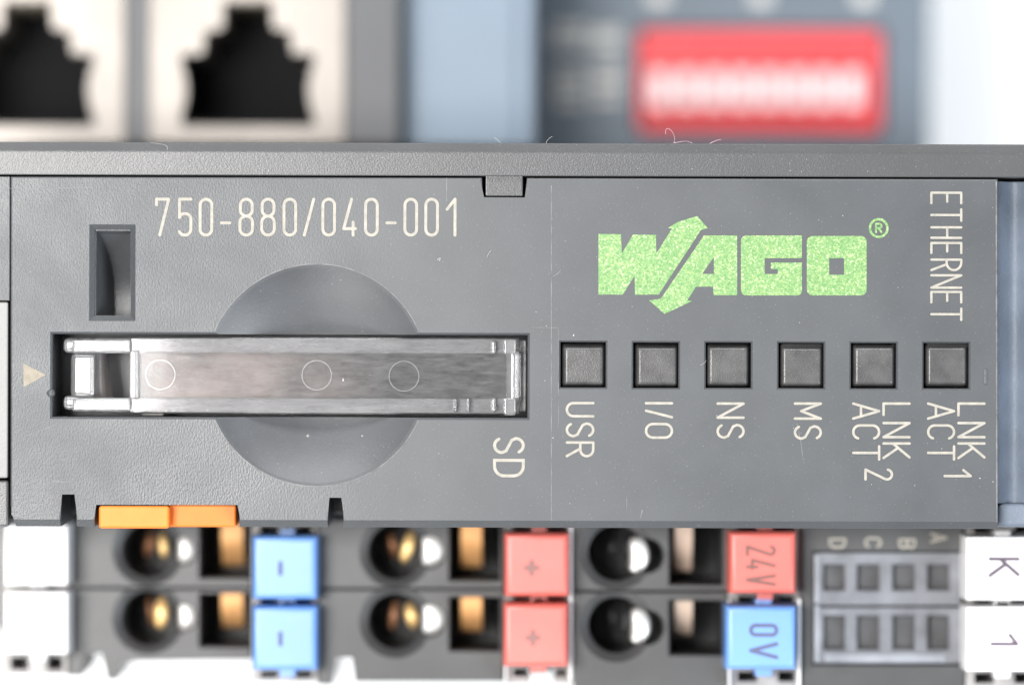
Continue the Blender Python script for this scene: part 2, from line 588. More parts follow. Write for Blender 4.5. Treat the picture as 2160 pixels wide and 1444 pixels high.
# =================================================================== SETTING
TABLE_Z = -72.0
bm = bmesh.new()
add_box(bm, -900, 900, -900, 900, TABLE_Z - 12, TABLE_Z, 2.0)
table = link('table_top', finish(bm), 'paper')
table['kind'] = 'structure'
table['label'] = 'seamless white table top under both grey devices'

# =================================================================== MAIN CONTROLLER
ctl = thing('fieldbus_controller', 'dark grey controller in sharp focus with green logo, six indicators and clear card flap',
            'controller', (0, -4, TABLE_Z))

PT = -7.0     # back of the front panel
x_l, y_top = P(22, 372); x_r, y_bot = P(2105, 1115)
HX0, HX1 = -33.0, 33.5
y_cov = P(1080, 302)[1]

# housing under the panel, down to the table
bm = bmesh.new()
add_box(bm, HX0, HX1, -18.6, y_cov - 0.5, TABLE_Z, -21.0, 0.5)
housing = link('housing', finish(bm), 'housing_plastic', ctl)
bm = bmesh.new()
add_box(bm, HX0 + 0.2, HX1 - 0.2, y_bot + 0.4, y_cov - 0.6, -21.3, PT - 0.02, 0.3)
link('upper_housing', finish(bm), 'housing_plastic', ctl)

# ---- front panel
def pp(*pts):
    return [P(a, c) for a, c in pts]


outline = pp((22, 370), (1017, 372.5), (1017, 420), (1111, 420.5), (1111, 373), (2105, 375.5), (2105, 1117),
             (724, 1114), (724, 1045), (691, 1045), (691, 1114), (505, 1113.5), (505, 1060.5), (199, 1060), (199, 1112.5),
             (161, 1112.5), (161, 1038), (127, 1038), (127, 1112.5), (34, 1112), (27, 1096), (28, 1084), (22, 1066))
# straighten the long edges
fix = []
for (x, y) in outline:
    if abs(y - y_top) < 0.12: y = y_top
    if abs(y - y_bot) < 0.12: y = y_bot
    fix.append((x, y))
panel = link('front_panel', prism(fix, PT, 0.0, 0.11), 'panel_plastic', ctl)
cuts = []
# bottom chamfer
c = 0.42
bm = bmesh.new()
pr = [(y_bot - 0.5, c * 1.15), (y_bot + c, c * 1.15), (y_bot + c, 0.0), (y_bot - 0.02, -c * 1.25), (y_bot - 0.5, -c * 1.25)]
pr = [(y_bot + c + 0.3, 0.35), (y_bot + c, 0.0), (y_bot + 0.03, -0.27), (y_bot - 0.4, -0.9), (y_bot - 0.6, 0.5)]
add_loft(bm, [[(-40, y, z) for y, z in pr], [(40, y, z) for y, z in pr]])
cuts.append(finish(bm))
# card slot
SLOT = R(110, 1113, 705, 880)
cuts.append(cut_rect(SLOT, 0, 5.6, 0.12))
# finger dish
dcx, dcy = P(668, 791)
rim, dep = 231 / PXMM, 1.85
RS = (rim * rim + dep * dep) / (2 * dep)
loops = []
for i in range(1, 25):
    a = math.asin((rim - 0.1) / RS) * i / 24
    loops.append(circ_loop(dcx, dcy, RS * math.sin(a), RS - dep - RS * math.cos(a), 128))
loops.append(circ_loop(dcx, dcy, rim + 0.16, 0.045, 128))
loops.append(circ_loop(dcx, dcy, rim + 0.6, 0.6, 128))
cuts.append(cut_loops(loops))
# indicator wells
# (cut below)
LED = [(1230, 769), (1383.5, 770), (1536.5, 770), (1690, 770.5), (1843, 771), (1996, 771)]
for cx, cy in LED:
    cuts.append(cut_rect(R(cx - 48, cx + 48, cy - 48, cy + 48), 0, 3.0, 0.09))
# deep rectangular pocket with a curved ramp floor
PK = R(199, 275, 484, 666)
cuts.append(cut_rect(PK, 0, 0.45, 0.30))
ramp = [(PK[3] - 0.02, -0.3), (PK[3] - 0.25, -1.1)]
for i in range(1, 13):
    t = i / 12
    ramp.append((PK[3] - 0.25 - t * (PK[3] - PK[2] - 0.25), -1.1 - 2.7 * (1 - (1 - t) ** 3)))
ramp[-1] = (PK[2] + 0.02, -3.8)
ramp.append((PK[2] + 0.02, -0.3))
bm = bmesh.new()
add_loft(bm, [[(PK[0] + 0.02 - 0.25 * (z + 0.3), y, z) for y, z in ramp], [(PK[1] - 0.02, y, z) for y, z in ramp]])
cuts.append(finish(bm))
carve(panel, cuts, 8)
panel.data.materials.append(MATS['dish_plastic'])      # the thumb dish is polished, without the moulded grain
dc = Vector((dcx, dcy, RS - dep))
for p in panel.data.polygons:
    if abs((Vector(p.center) / MM - dc).length - RS) < 0.06 and p.normal.z > 0.6:
        p.material_index = 1
# worn dish edge: pale lip added for its light rim, broken by the slot
for a0, a1 in ((24, 156), (-156, -24)):
    bm = bmesh.new()
    add_ribbon(bm, [(dcx + (rim + 0.10) * math.cos(math.radians(a0 + (a1 - a0) * i / 60)),
                     dcy + (rim + 0.10) * math.sin(math.radians(a0 + (a1 - a0) * i / 60))) for i in range(61)], False, 0.028, -0.05, 0.016)
    link('dish_glint_lip', finish(bm), 'scratch', panel)

# ---- top cover: strip with a rounded upper edge, and its latch tab
yb = y_top + 0.09
prof = [(yb, 0.06), (yb + 0.05, 0.10)]
rr_ = 0.11
prof += [(y_cov - 0.66, 0.16), (y_cov - 0.45, 0.145), (y_cov - rr_, 0.06)]
prof += [(y_cov - rr_ + rr_ * math.sin(math.radians(a)), 0.06 - rr_ + rr_ * math.cos(math.radians(a))) for a in range(22, 91, 11)]
prof += [(y_cov, -0.3)]
prof += [(y_cov, -6.9), (yb, -6.9)]
bm = bmesh.new()
add_loft(bm, [[(HX0, y, z) for y, z in prof], [(HX1, y, z) for y, z in prof]])
cover = link('top_cover', finish(bm, 25), 'cover_plastic', ctl)
tab = box('latch_tab', R(1024, 1103, 366, 414), -2.0, -0.12, 'cover_plastic', cover, 0.09)

# ---- mould lines, scratches and a painted edge highlight on the panel
strokes('mould_line', [[(1163, 392), (1163, 1096)]], 0, 1.7, 'scratch', panel, 0.012)
strokes('mould_line', [[(1178, 692), (1178, 896)]], 0, 1.0, 'scratch', panel, 0.008)
strokes('mould_line', [[(1122, 690), (1178, 691)]], 0, 1.0, 'scratch', panel, 0.008)
strokes('scratch', [[(942, 376), (942, 424)]], 0, 1.6, 'scratch', panel, 0.012)
strokes('scratch', [[(610, 1036), (610, 1095)]], 0, 1.8, 'scratch', panel, 0.012)
strokes('scratch', [[(110, 1014), (135, 1016), (155, 1014), (172, 1006), (183, 995)]], 0, 1.8, 'scratch', panel, 0.012)
strokes('scratch', [[(12, 398), (70, 397), (130, 397), (200, 395)]], 0, 1.0, 'scratch', panel, 0.008)
strokes('scratch', [[(58, 918), (105, 900)]], 0, 1.5, 'scratch', panel, 0.008)
strokes('scratch', [[(346, 1000), (336, 1030), (331, 1052)]], 0, 1.5, 'scratch', panel, 0.008)
strokes('scratch', [[(1681, 893), (1689, 930), (1695, 976)]], 0, 1.3, 'scratch', panel, 0.012)
strokes('scratch', [[(1322, 1050), (1322, 1078)], ], 0, 1.0, 'scratch', panel, 0.008)
strokes('scratch', [[(1355, 1075), (1351, 1092)], ], 0, 1.6, 'scratch', panel, 0.008)
strokes('edge_glint', [[(2101.5, 384), (2102.5, 1100)]], 0, 3.2, 'scratch', panel, 0.02)  # highlight of the panel's bevel painted as a paler strip
box('mould_nib', R(2076, 2084, 778, 810), -0.2, 0.05, 'panel_plastic', panel, 0.05)

strokes('mould_line', [[(293, 405), (292, 462)]], 0, 1.6, 'housing_plastic', panel, 0.008)
bm = bmesh.new()
nx, ny = P(107, 829)
bmesh.ops.create_uvsphere(bm, u_segments=16, v_segments=10, radius=0.26, matrix=Matrix.Translation((nx, ny, -0.12)))
link('mould_nib', finish(bm, 60), 'panel_plastic', panel)

# ---- lettering on the panel
cream = 'print_cream'
top, bot = 417, 499
num = [('7', 327, 359), ('5', 374, 406), ('0', 419, 450), ('-', 464, 488), ('8', 503, 536), ('8', 549, 582), ('0', 596, 627),
       ('/', 639, 665), ('0', 678, 709), ('4', 722, 753), ('0', 768, 799), ('-', 813, 837), ('0', 851, 882), ('0', 895, 926), ('1', 940, 963)]
lettering([(ch, a, c, top, bot) for ch, a, c in num], 0, 6.3, cream, panel, False, label='cream number 750-880/040-001')
rot = lambda word, x0, x1, ys: [(ch, x0, x1, a, c) for ch, (a, c) in zip(word, ys)]
lettering(rot('SD', 1040, 1107, [(921, 957), (967, 1006)]), 0, 6.4, cream, panel, True, label='cream letters SD')
lettering(rot('USR', 1193, 1254, [(847, 880), (890, 922), (930, 964)]), 0, 5.4, cream, panel, True, label='cream letters USR')
lettering(rot('I/O', 1360, 1420, [(847, 853), (863, 882), (891, 925)]), 0, 5.4, cream, panel, True, label='cream letters I/O')
lettering(rot('NS', 1511, 1571, [(848, 883), (893, 925)]), 0, 5.4, cream, panel, True, label='cream letters NS')
lettering(rot('MS', 1674, 1734, [(848, 885), (896, 927)]), 0, 5.4, cream, panel, True, label='cream letters MS')
lettering(rot('LNK', 1861, 1921, [(848, 877), (889, 924), (932, 968)]) + rot('ACT', 1797, 1857, [(848, 885), (894, 927), (938, 971)])
          + rot('2', 1823, 1884, [(987, 1013)]), 0, 5.4, cream, panel, True, label='cream letters LNK ACT 2')
lettering(rot('LNK', 2019, 2079, [(848, 878), (889, 924), (932, 968)]) + rot('ACT', 1955, 2015, [(848, 885), (894, 927), (938, 971)])
          + rot('1', 1990, 2050, [(988, 1006)]), 0, 5.4, cream, panel, True, label='cream letters LNK ACT 1')
lettering(rot('ETHERNET', 1962, 2030, [(404, 431), (439, 468), (477, 504), (510, 536), (545, 572), (578, 609), (613, 640), (648, 677)]),
          0, 5.0, cream, panel, True, label='cream word ETHERNET')
filled('direction_mark', [[(49, 766), (97, 790), (50, 816)]], 0, 'print_tan', panel)

# ---- green logo
def lg(*pts):
    return [(1150 + a / 2.1386, 340 + c / 2.1386) for a, c in pts]


W = lg((240, 328), (342, 329), (346, 415), (396, 331), (500, 332), (501, 417), (572, 303), (553, 302), (598, 274), (686, 247), (733, 302),
       (703, 310), (512, 601), (405, 602), (403, 516), (350, 601), (240, 601))
A = lg((716, 335), (866, 335), (866, 604), (760, 604), (757, 565), (680, 566), (641, 627), (663, 630), (538, 688), (469, 627), (521, 620))
Ah = lg((761, 432), (761, 508), (708, 508))
G = lg(*[(a, c) for a, c in round_rect(883, 1158, 335, 605, 24)])
# one outline for G, opened by its slot
G = lg(*([(1158, 437), (1158, 335)] + arc(907, 359, 24, 24, 270, 180, 5) + arc(907, 581, 24, 24, 180, 90, 5) + arc(1138, 585, 20, 20, 90, 0, 5)
         + [(1158, 457), (1018, 457), (1018, 486), (1049, 486), (1049, 508), (990, 508), (990, 437)]))
O = lg(*round_rect(1180, 1450, 337, 605, 26))
Oh = lg((1281, 437), (1348, 437), (1348, 512), (1281, 512))
logo = filled('logo', [W, A, Ah, G, O, Oh], 0, 'print_green', panel)
logo['label'] = 'sparkling green WAGO logo with two arrows'
bm = bmesh.new()
ccx, ccy = 1853.5, 481
add_ribbon(bm, [P(ccx + 18.5 * math.cos(t), ccy + 18.5 * math.sin(t)) for t in [2 * math.pi * i / 32 for i in range(32)]], True, 2.6 / PXMM, -0.02, 0.02)
reg = link('registered_mark', finish(bm), 'print_green', panel)
lettering([('R', ccx - 8, ccx + 8, ccy - 11, ccy + 11)], 0, 4.4, 'print_green', panel, False, name='registered_letter')

# ---- indicator lenses
lr = random.Random(5)
for cx, cy in LED:
    bm = bmesh.new()
    cx += lr.uniform(-1.6, 1.6); cy += lr.uniform(-1.2, 1.2); dz = lr.uniform(-0.06, 0.05)
    f = R(cx - 41, cx + 42, cy - 38, cy + 41, -0.2)
    bs = R(cx - 47, cx + 47, cy - 46.5, cy + 46.5, -0.7)
    def rl(r, z, e, k=0.22):
        x0, x1, y0, y1 = r
        pts = round_rect(x0 - e, x1 + e, y0 - e, y1 + e, k, 3)
        return [(a, c2, z) for a, c2 in pts]
    add_loft(bm, [rl(bs, -3.2, 0.0), rl(bs, -0.66, 0.0)] + [rl(f, dz - 0.14 - 0.2 * (1 - math.cos(math.radians(a))), -0.2 + 0.2 * math.sin(math.radians(a)), 0.06 + 0.1 * a / 90)
                                                        for a in (78, 62, 46, 32, 20, 10, 0)])
    link('indicator_lens', finish(bm, 35), 'lens_plastic', ctl)

# ---- card slot: reader tray below, clear flap above
ra, rb_ = R(284, 384, 722, 866, -2.4), R(1010, 1110, 716, 870, -5.2)
bm = bmesh.new()
add_loft(bm, [[(ra[0], ra[3], -2.4), (ra[0], ra[2], -2.4), (ra[0], ra[2], -5.5), (ra[0], ra[3], -5.5)],
              [(rb_[1] - 0.3, ra[3], -4.9), (rb_[1] - 0.3, ra[2], -4.9), (rb_[1] - 0.3, ra[2], -5.55), (rb_[1] - 0.3, ra[3], -5.5)]])
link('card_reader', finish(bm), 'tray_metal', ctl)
box('contact_pad', R(300, 345, 866, 876, -2.0), -3.5, -2.0, 'carrier_plastic', ctl, 0.05)
box('contact_pad', R(1098, 1110, 805, 838, -2.0), -3.5, -2.0, 'print_cream', ctl, 0.05)
flap = box('card_flap', R(272, 1096, 711, 873, -0.6), -0.92, -0.62, 'clear_plate', ctl, 0.12, 3)
flap['label'] = 'clear plastic flap over the memory card slot'
box('rail', R(200, 1092, 713, 745, -0.95), -2.6, -0.98, 'clear_rail', flap, 0.12)
box('rail', R(200, 1092, 839, 871, -0.95), -2.6, -0.98, 'clear_rail', flap, 0.12)
box('end_stop', R(133, 168, 712, 744, -0.4), -2.0, -0.36, 'clear_frosted', flap, 0.3, 4)
box('end_stop', R(133, 168, 834, 864, -0.4), -2.0, -0.36, 'clear_frosted', flap, 0.3, 4)
box('grip_bar', R(148, 202, 742, 841, -0.5), -2.4, -0.5, 'clear_grip', flap, 0.4, 5)
box('grip_bar', R(272, 294, 738, 842, -0.5), -2.4, -0.45, 'clear_frosted', flap, 0.15, 3)
box('grip_bridge', R(150, 276, 713, 745, -0.4), -2.2, -0.38, 'clear_frosted', flap, 0.2, 3)
box('grip_bridge', R(150, 276, 838, 868, -0.4), -2.2, -0.38, 'clear_frosted', flap, 0.2, 3)
box('end_block', R(1093, 1110, 716, 868, -1.6), -4.5, -1.6, 'clear_rail', flap, 0.1)
# sloped finger grip
bm = bmesh.new()
a0 = R(200, 274, 745, 838, -1.0)
add_loft(bm, [[(a0[0], a0[2], -0.8), (a0[0] + 0.9, a0[2], -2.6), (a0[0] + 0.9, a0[2], -2.8), (a0[0], a0[2], -2.8)],
              [(a0[0], a0[3], -0.8), (a0[0] + 0.5, a0[3], -2.6), (a0[0] + 0.5, a0[3], -2.8), (a0[0], a0[3], -2.8)]])
link('grip_ramp', finish(bm), 'clear_frosted', flap)
# hinge pin and knuckles at the other end
def rod(name, x, y0, y1, z, r, mat, parent, n=24):
    bm = bmesh.new()
    add_loft(bm, [[(x + r * math.cos(2 * math.pi * i / n), y, z + r * math.sin(2 * math.pi * i / n)) for i in range(n)] for y in (y0, y1)])
    return link(name, finish(bm, 40), mat, parent)


hx, hy0 = P(1083, 842, -0.7); _, hy1 = P(1083, 742, -0.7)
rod('hinge_pin', hx, hy0, hy1, -0.95, 0.42, 'clear_frosted', flap)
for (xa, xb, ya, yb2) in ((1036, 1046, 718, 746), (1062, 1088, 714, 747), (1036, 1046, 838, 868), (1062, 1088, 838, 876), (956, 964, 840, 868), (985, 990, 840, 868)):
    box('hinge_knuckle', R(xa, xb, ya, yb2, -0.4), -1.8, -0.32, 'clear_frosted', flap, 0.12, 3)
for (cx, cy, rr) in ((338, 790, 31), (668, 791, 31), (852, 793, 31.5)):
    bm = bmesh.new()
    k = (D + 0.6) / D / PXMM
    c0 = P(cx, cy, -0.6)
    add_ribbon(bm, [(c0[0] + rr * k * math.cos(2 * math.pi * i / 48), c0[1] + rr * k * math.sin(2 * math.pi * i / 48)) for i in range(48)],
               True, 0.024, -0.66, -0.603)
    link('ejector_ring', finish(bm), 'clear_ring', flap)

# ---- orange release lever
lever = box('release_lever', R(340, 498, 1063, 1111, -1.0), -4.5, -1.0, 'orange_plastic', ctl, 0.15, 3)
lever['label'] = 'bright orange release lever'
box('lever_tip', R(208, 357, 1066.5, 1114, 0.15), -4.5, 0.15, 'orange_plastic', lever, 0.17, 3)

# ---- housing next to the panel
box('left_shoulder', (HX0, x_l - 0.03, P(10, 634)[1], y_top, ), -7.0, -0.04, 'panel_plastic', ctl, 0.05)
lc = box('service_cover', (HX0, P(19, 700)[0] - 0.06, P(10, 1008)[1], P(10, 636)[1]), -7.0, -0.12, 'ledge_plastic', ctl, 0.12)
lc['label'] = 'pale grey service cover edge beside the panel'
box('lower_shoulder', (HX0, P(19, 1000)[0] - 0.04, P(10, 1112)[1], P(10, 1012)[1]), -7.0, -0.4, 'cover_plastic', ctl, 0.2)
# recessed hollow wall on the other side (concave channel)
sy0, sy1 = P(2130, 1062)[1], y_top - 0.12
sx0 = x_r + 0.05
prof = [(sx0, -6.9), (sx0, -1.0)]
for i in range(0, 13):
    t = i / 12
    prof.append((sx0 + 0.15 + t * 1.9, -1.0 - 1.1 * math.sin(math.pi * t) + 0.5 * t))
prof += [(sx0 + 2.1, -0.5), (HX1, -0.5), (HX1, -6.9)]
bm = bmesh.new()
add_loft(bm, [[(x, sy0, z) for x, z in prof], [(x, sy1, z) for x, z in prof]])
link('jack_surround', finish(bm, 40), 'side_plastic', ctl)
box('jack_ledge', (sx0, HX1, y_bot + 0.05, sy0 - 0.03), -6.9, -1.2, 'side_plastic', ctl, 0.3, 3)

# ------------------------------------------------------------------ terminal rows
TZ = -8.0


def px_poly(pts, z):
    return [P(a, c, z) for a, c in pts]


def hole_cutters(big, small, rb, rs, slot, TZ):
    out = []
    k = (D - TZ) / D / PXMM
    cx, cy = P(*big, TZ)
    out.append(cut_loops([circ_loop(cx, cy, rb * k, TZ - 11), circ_loop(cx, cy, rb * k, TZ - 0.38), circ_loop(cx, cy, rb * k + 0.50, TZ - 0.01),
                          circ_loop(cx, cy, rb * k + 0.8, TZ + 0.5)]))
    sx, sy = P(*small, TZ)
    out.append(cut_loops([circ_loop(sx, sy, rs * k, TZ - 9), circ_loop(sx, sy, rs * k, TZ - 0.1), circ_loop(sx, sy, rs * k + 0.5, TZ + 0.5)]))
    out.append(cut_rect(R(*slot, TZ), TZ, 9.0, 0.08))
    return out


BLK = -20.5
SEG = {
    'a': dict(tz=-10.4, x0=146, x1=529, xs=(312, 385, 421, 527), ys=((1160, 1161), (1303, 1301)), slots=((1105, 1218), (1251, 1363)), rb=58, rs=28,
              low=[(146, 1241), (529, 1241), (529, 1390), (252, 1390), (246, 1432), (226, 1432), (218, 1374), (176, 1374), (172, 1424), (146, 1424)]),
    'b': dict(tz=-9.0, x0=672, x1=1062, xs=(834, 905, 948, 1055), ys=((1163, 1164), (1310, 1308)), slots=((1105, 1223), (1259, 1371)), rb=59, rs=33,
              low=[(672, 1243), (1062, 1243), (1062, 1436), (750, 1436), (746, 1382), (706, 1382), (700, 1442), (672, 1442)]),
    'c': dict(tz=-7.6, x0=1210, x1=1534, xs=(1300, 1364, 1412, 1524), ys=((1166, 1171), (1318, 1322)), slots=((1105, 1232), (1266, 1380)), rb=60, rs=36,
              low=[(1210, 1248), (1534, 1248), (1534, 1452), (1210, 1452)]),
}
hash_i = 0
for key, s in SEG.items():
    seam = s['low'][0][1] - 3
    TZ = s['tz']
    for row in (0, 1):
        if row == 0:
            poly = px_poly([(s['x0'], 1095), (s['x1'], 1095), (s['x1'], seam), (s['x0'], seam)], TZ)
        else:
            poly = px_poly(s['low'], TZ)
        poly = poly[::-1]
        o = link('terminal_block', prism(poly, BLK, TZ, 0.10), 'terminal_plastic', ctl)
        yb_, ys_ = s['ys'][row]
        xs = s['xs']
        sl = s['slots'][row]
        carve(o, hole_cutters((xs[0], yb_), (xs[1], ys_), s['rb'], s['rs'], (xs[2], xs[3], sl[0], sl[1]), TZ))
        # near-black block painting in the hole's shade, white-metal clamp in the narrow end, copper leaf behind it, copper strip in the test slot
        k = (D - TZ) / D / PXMM
        vr = random.Random(hash_i * 7 + 3)
        bx, by = P(xs[0], yb_, TZ)
        sx, sy = P(xs[1], ys_, TZ)
        sx += vr.uniform(-0.08, 0.06); sy += vr.uniform(-0.08, 0.08)
        bm = bmesh.new()
        if key != 'c':
            cxx, rx, ry = sx + (4 if key == 'a' else 2) * k, (24 if key == 'a' else 31) * k, (33 if key == 'a' else 37) * k
        else:
            cxx, rx, ry = sx - 0.50, 0.74, 1.12
        rings = []
        for i in range(1, 9):
            a = math.pi / 2 * i / 8
            rings.append([(cxx + rx * math.sin(a) * max(math.cos(t), -0.55), sy + ry * math.sin(a) * math.sin(t) * (1.0 if math.sin(t) > 0 else 0.9),
                           TZ - 0.75 + 0.35 * math.cos(a)) for t in [2 * math.pi * j / 28 for j in range(28)]])
        rings.append([(x, y, TZ - 4.0) for x, y, z in rings[-1]])
        add_loft(bm, rings)
        link('clamp_spring', finish(bm, 40), 'steel', o)
        if key != 'c':
            pass
        if True:
            for q, (dx, rx2, ry2, dz) in enumerate(((0.80, 0.40, 1.08, -1.5), (-0.02, 0.30, 0.95, -2.7))):
                bm = bmesh.new()
                tw = vr.uniform(-0.25, 0.25)
                dx += vr.uniform(-0.18, 0.12); dz += vr.uniform(-0.7, 0.3); rx2 *= vr.uniform(0.7, 1.15); ry2 *= vr.uniform(0.75, 1.05)
                lp = []
                for i in range(1, 10):
                    a_ = math.pi * i / 10
                    yy, sc = math.cos(a_) * ry2, math.sin(a_)
                    lp.append([(bx + dx + tw * yy + rx2 * sc * math.cos(t), by + 0.22 + yy, TZ + dz + 0.35 * sc * math.sin(t) - 0.5 * (1 - sc))
                               for t in [2 * math.pi * j / 14 for j in range(14)]])
                add_loft(bm, lp)
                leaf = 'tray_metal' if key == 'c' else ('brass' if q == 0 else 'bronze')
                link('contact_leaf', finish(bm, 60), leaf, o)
            hash_i += 1
        # test strip
        w0, w1 = {'a': (466, 511), 'b': (972, 1016), 'c': (1423, 1461)}[key]
        e1 = sl[0] + (sl[1] - sl[0]) * (0.80 if row == 0 else 0.68)
        r0 = R(w0, w1, sl[0] - 6, e1, TZ - 1.1)
        bm = bmesh.new()
        lp = []
        for i in range(7):
            t = i / 6
            yy = r0[3] + (r0[2] - r0[3]) * t
            zz = TZ - 1.1 - 1.9 * t * t
            lp.append([(r0[0], yy, zz), (r0[1], yy, zz), (r0[1], yy, zz - 1.0), (r0[0], yy, zz - 1.0)])
        add_loft(bm, lp)
        link('test_strip', finish(bm, 40), 'strip_pale' if key == 'c' else 'copper', o)
        box('cavity_shade', (R(s['x0'] + 40, s['x1'] - 4, 1110, 1230, TZ)[0], R(s['x0'] + 40, s['x1'] - 4, 1110, 1230, TZ)[1],
                             min(p[1] for p in px_poly([(0, (1100, 1255)[row]), (0, (1225, 1366)[row])], TZ)),
                             max(p[1] for p in px_poly([(0, (1100, 1255)[row]), (0, (1225, 1366)[row])], TZ))), TZ - 10.8, TZ - 7.5, 'slot_shade', o, 0.0)

TZ = -7.0
# status window block
wb_poly = px_poly([(1692, 1095), (2034, 1095), (2034, 1452), (1692, 1452)], TZ)
blk = link('status_block', prism(wb_poly[::-1], BLK, TZ, 0.1), 'terminal_plastic', ctl)
carve(blk, [cut_rect(R(1714, 2030, 1162, 1402, TZ), TZ, 3.0, 0.05)])
WZ = TZ - 0.25
win = link('status_window', prism(px_poly([(1716, 1276), (2027, 1276), (2027, 1165), (1716, 1165)], WZ), TZ - 2.9, WZ, 0.08), 'window_plastic', ctl)
win2 = link('status_window', prism(px_poly([(1716, 1399), (2027, 1399), (2027, 1280), (1716, 1280)], WZ), TZ - 2.9, WZ, 0.08), 'window_plastic', ctl)
CELL = [(1738, 1782), (1809, 1854), (1884, 1929), (1958, 2002)]
for wnd, (ya, yb2) in ((win, (1190, 1243)), (win2, (1298, 1368))):
    carve(wnd, [cut_rect(R(a, c2, ya, yb2, WZ), WZ, 0.9, 0.12) for a, c2 in CELL])
    for a, c2 in CELL:
        box('light_cell', R(a + 2, c2 - 2, ya + 2, yb2 - 2, WZ - 0.6), WZ - 1.2, WZ - 0.55, 'window_dark', wnd, 0.05)
    box('light_bar', R(1717, 1729, ya - 22, yb2 + 28, WZ), WZ - 0.5, WZ + 0.12, 'window_light', wnd, 0.08)
box('light_bar', R(1740, 1994, 1377, 1396, WZ), WZ - 0.5, WZ + 0.1, 'window_light', win2, 0.08)
for ch, x0, x1, y0, y1 in (('D', 1748, 1785, 1134, 1156), ('C', 1823, 1860, 1132, 1154), ('B', 1895, 1932, 1135, 1157), ('A', 1962, 1998, 1123, 1144)):
    lettering([(ch, x0, x1, y0, y1)], TZ, 5, cream, blk, True)

# marker carriers and markers
MZ = -4.6
TZS = {2: -10.4, 529: -9.6, 1062: -8.2, 1534: -7.2, 2034: -7.0}
CARR = [(2, 146), (529, 672), (1062, 1210), (1534, 1692), (2034, 2190)]
for x0, x1 in CARR:
    TZ = TZS[x0]
    lowb = {2: 1422, 529: 1436, 1062: 1440, 1534: 1452, 2034: 1452}[x0]
    poly = px_poly([(x0 + 2, 1095), (x1 - 2, 1095), (x1 - 2, lowb), (x0 + 2, lowb)], TZ - 0.3)[::-1]
    o = link('marker_carrier', prism(poly, BLK, TZ - 0.3, 0.1), 'carrier_plastic', ctl)
    w = x1 - x0
    cutl = []
    ends = {2: (1384, 1412), 529: (1414, 1428), 1062: (1408, 1426), 1534: (1415, 1436), 2034: (1418, 1440)}[x0]
    for (ya, yb2) in ((1108, 1124), (1256, 1278), ends):
        cutl.append(cut_rect(R(x0 + w * 0.14, x0 + w * 0.40, ya, yb2, TZ - 0.3), TZ - 0.3, 4, 0.05))
        cutl.append(cut_rect(R(x0 + w * 0.68, x0 + w * 0.90, ya, yb2, TZ - 0.3), TZ - 0.3, 4, 0.05))
    if x0 == 1062:
        cutl.append(cut_rect(R(1118, 1168, 1416, 1470, TZ - 0.3), TZ - 0.3, 14, 0.05))
    carve(o, cutl)
    if x0 in (1062, 1534):
        box('side_rail', R(x1 - 9, x1 - 3, 1100 if x0 == 1062 else 1262, lowb - 4, TZ + 0.8), TZ - 2, TZ + 0.8, 'white_plastic', o, 0.05)
        box('side_rail', R(x0 + 3, x0 + 7, 1262, lowb - 4, TZ + 0.6), TZ - 2, TZ + 0.6, 'white_plastic', o, 0.05)


def marker(x0, x1, y0, y1, mat, label):
    global MZ
    TZ = TZS[min(TZS, key=lambda q: abs(q - x0))]
    MZ = TZ + 3.0
    rr = 0.12 if mat == 'white_plastic' else 0.40
    mr = R(x0, x1, y0, y1, MZ)
    bm = bmesh.new()
    add_loft(bm, [rect_loop(mr, TZ - 0.28)] + [rect_loop(mr, MZ - rr + rr * math.sin(math.radians(a)), -rr + rr * math.cos(math.radians(a)))
                                               for a in (0, 18, 36, 54, 72, 90)])
    o = link('terminal_marker', finish(bm, 30), mat, ctl)
    o['label'] = label
    xm0, xm1 = x0 + (x1 - x0) * 0.42, x0 + (x1 - x0) * 0.66
    box('clip_tab', R(xm0, xm1, y0 - 14, y1 + 14, MZ - 1.6), TZ - 0.2, MZ - 1.6, mat, o, 0.1)
    return o


marker(9, 142, 1106, 1233, 'white_plastic', 'blank white upper marker')
marker(9, 142, 1248, 1378, 'white_plastic', 'blank white lower marker')
t = marker(532, 669, 1129, 1263, 'blue_plastic', 'light blue upper marker with minus sign')
lettering([('I', 587, 596, 1182, 1214)], MZ, 9, 'print_slate', t, False)
t = marker(532, 669, 1277, 1412, 'blue_plastic', 'light blue lower marker with minus sign')
lettering([('I', 587, 596, 1330, 1362)], MZ, 9, 'print_slate', t, False)
t = marker(1064, 1200, 1123, 1257, 'red_plastic', 'red upper marker with plus sign')
lettering([('+', 1104, 1139, 1179, 1215)], MZ, 12, 'print_greyred', t, False)
t = marker(1062, 1198, 1271, 1405, 'red_plastic', 'red lower marker with plus sign')
lettering([('+', 1107, 1141, 1326, 1362)], MZ, 12, 'print_greyred', t, False)
t = marker(1538, 1679, 1120, 1251, 'red_plastic', 'red marker printed 24V')
lettering(rot('24V', 1573, 1637, [(1149, 1172), (1177, 1202), (1210, 1235)]), MZ, 7, 'print_brown', t, True)
t = marker(1531, 1679, 1276, 1411, 'blue_plastic', 'blue marker printed 0V')
lettering(rot('0V', 1580, 1642, [(1314, 1342), (1353, 1389)]), MZ, 8, 'print_slate', t, True)
t = marker(2038, 2180, 1132, 1265, 'white_plastic', 'white marker printed K')
lettering(rot('K', 2084, 2152, [(1174, 1217)]), MZ, 8, 'print_plum', t, True)
t = marker(2038, 2180, 1279, 1415, 'white_plastic', 'white marker printed 1')
lettering(rot('1', 2088, 2149, [(1334, 1361)]), MZ, 8, 'print_plum', t, True)

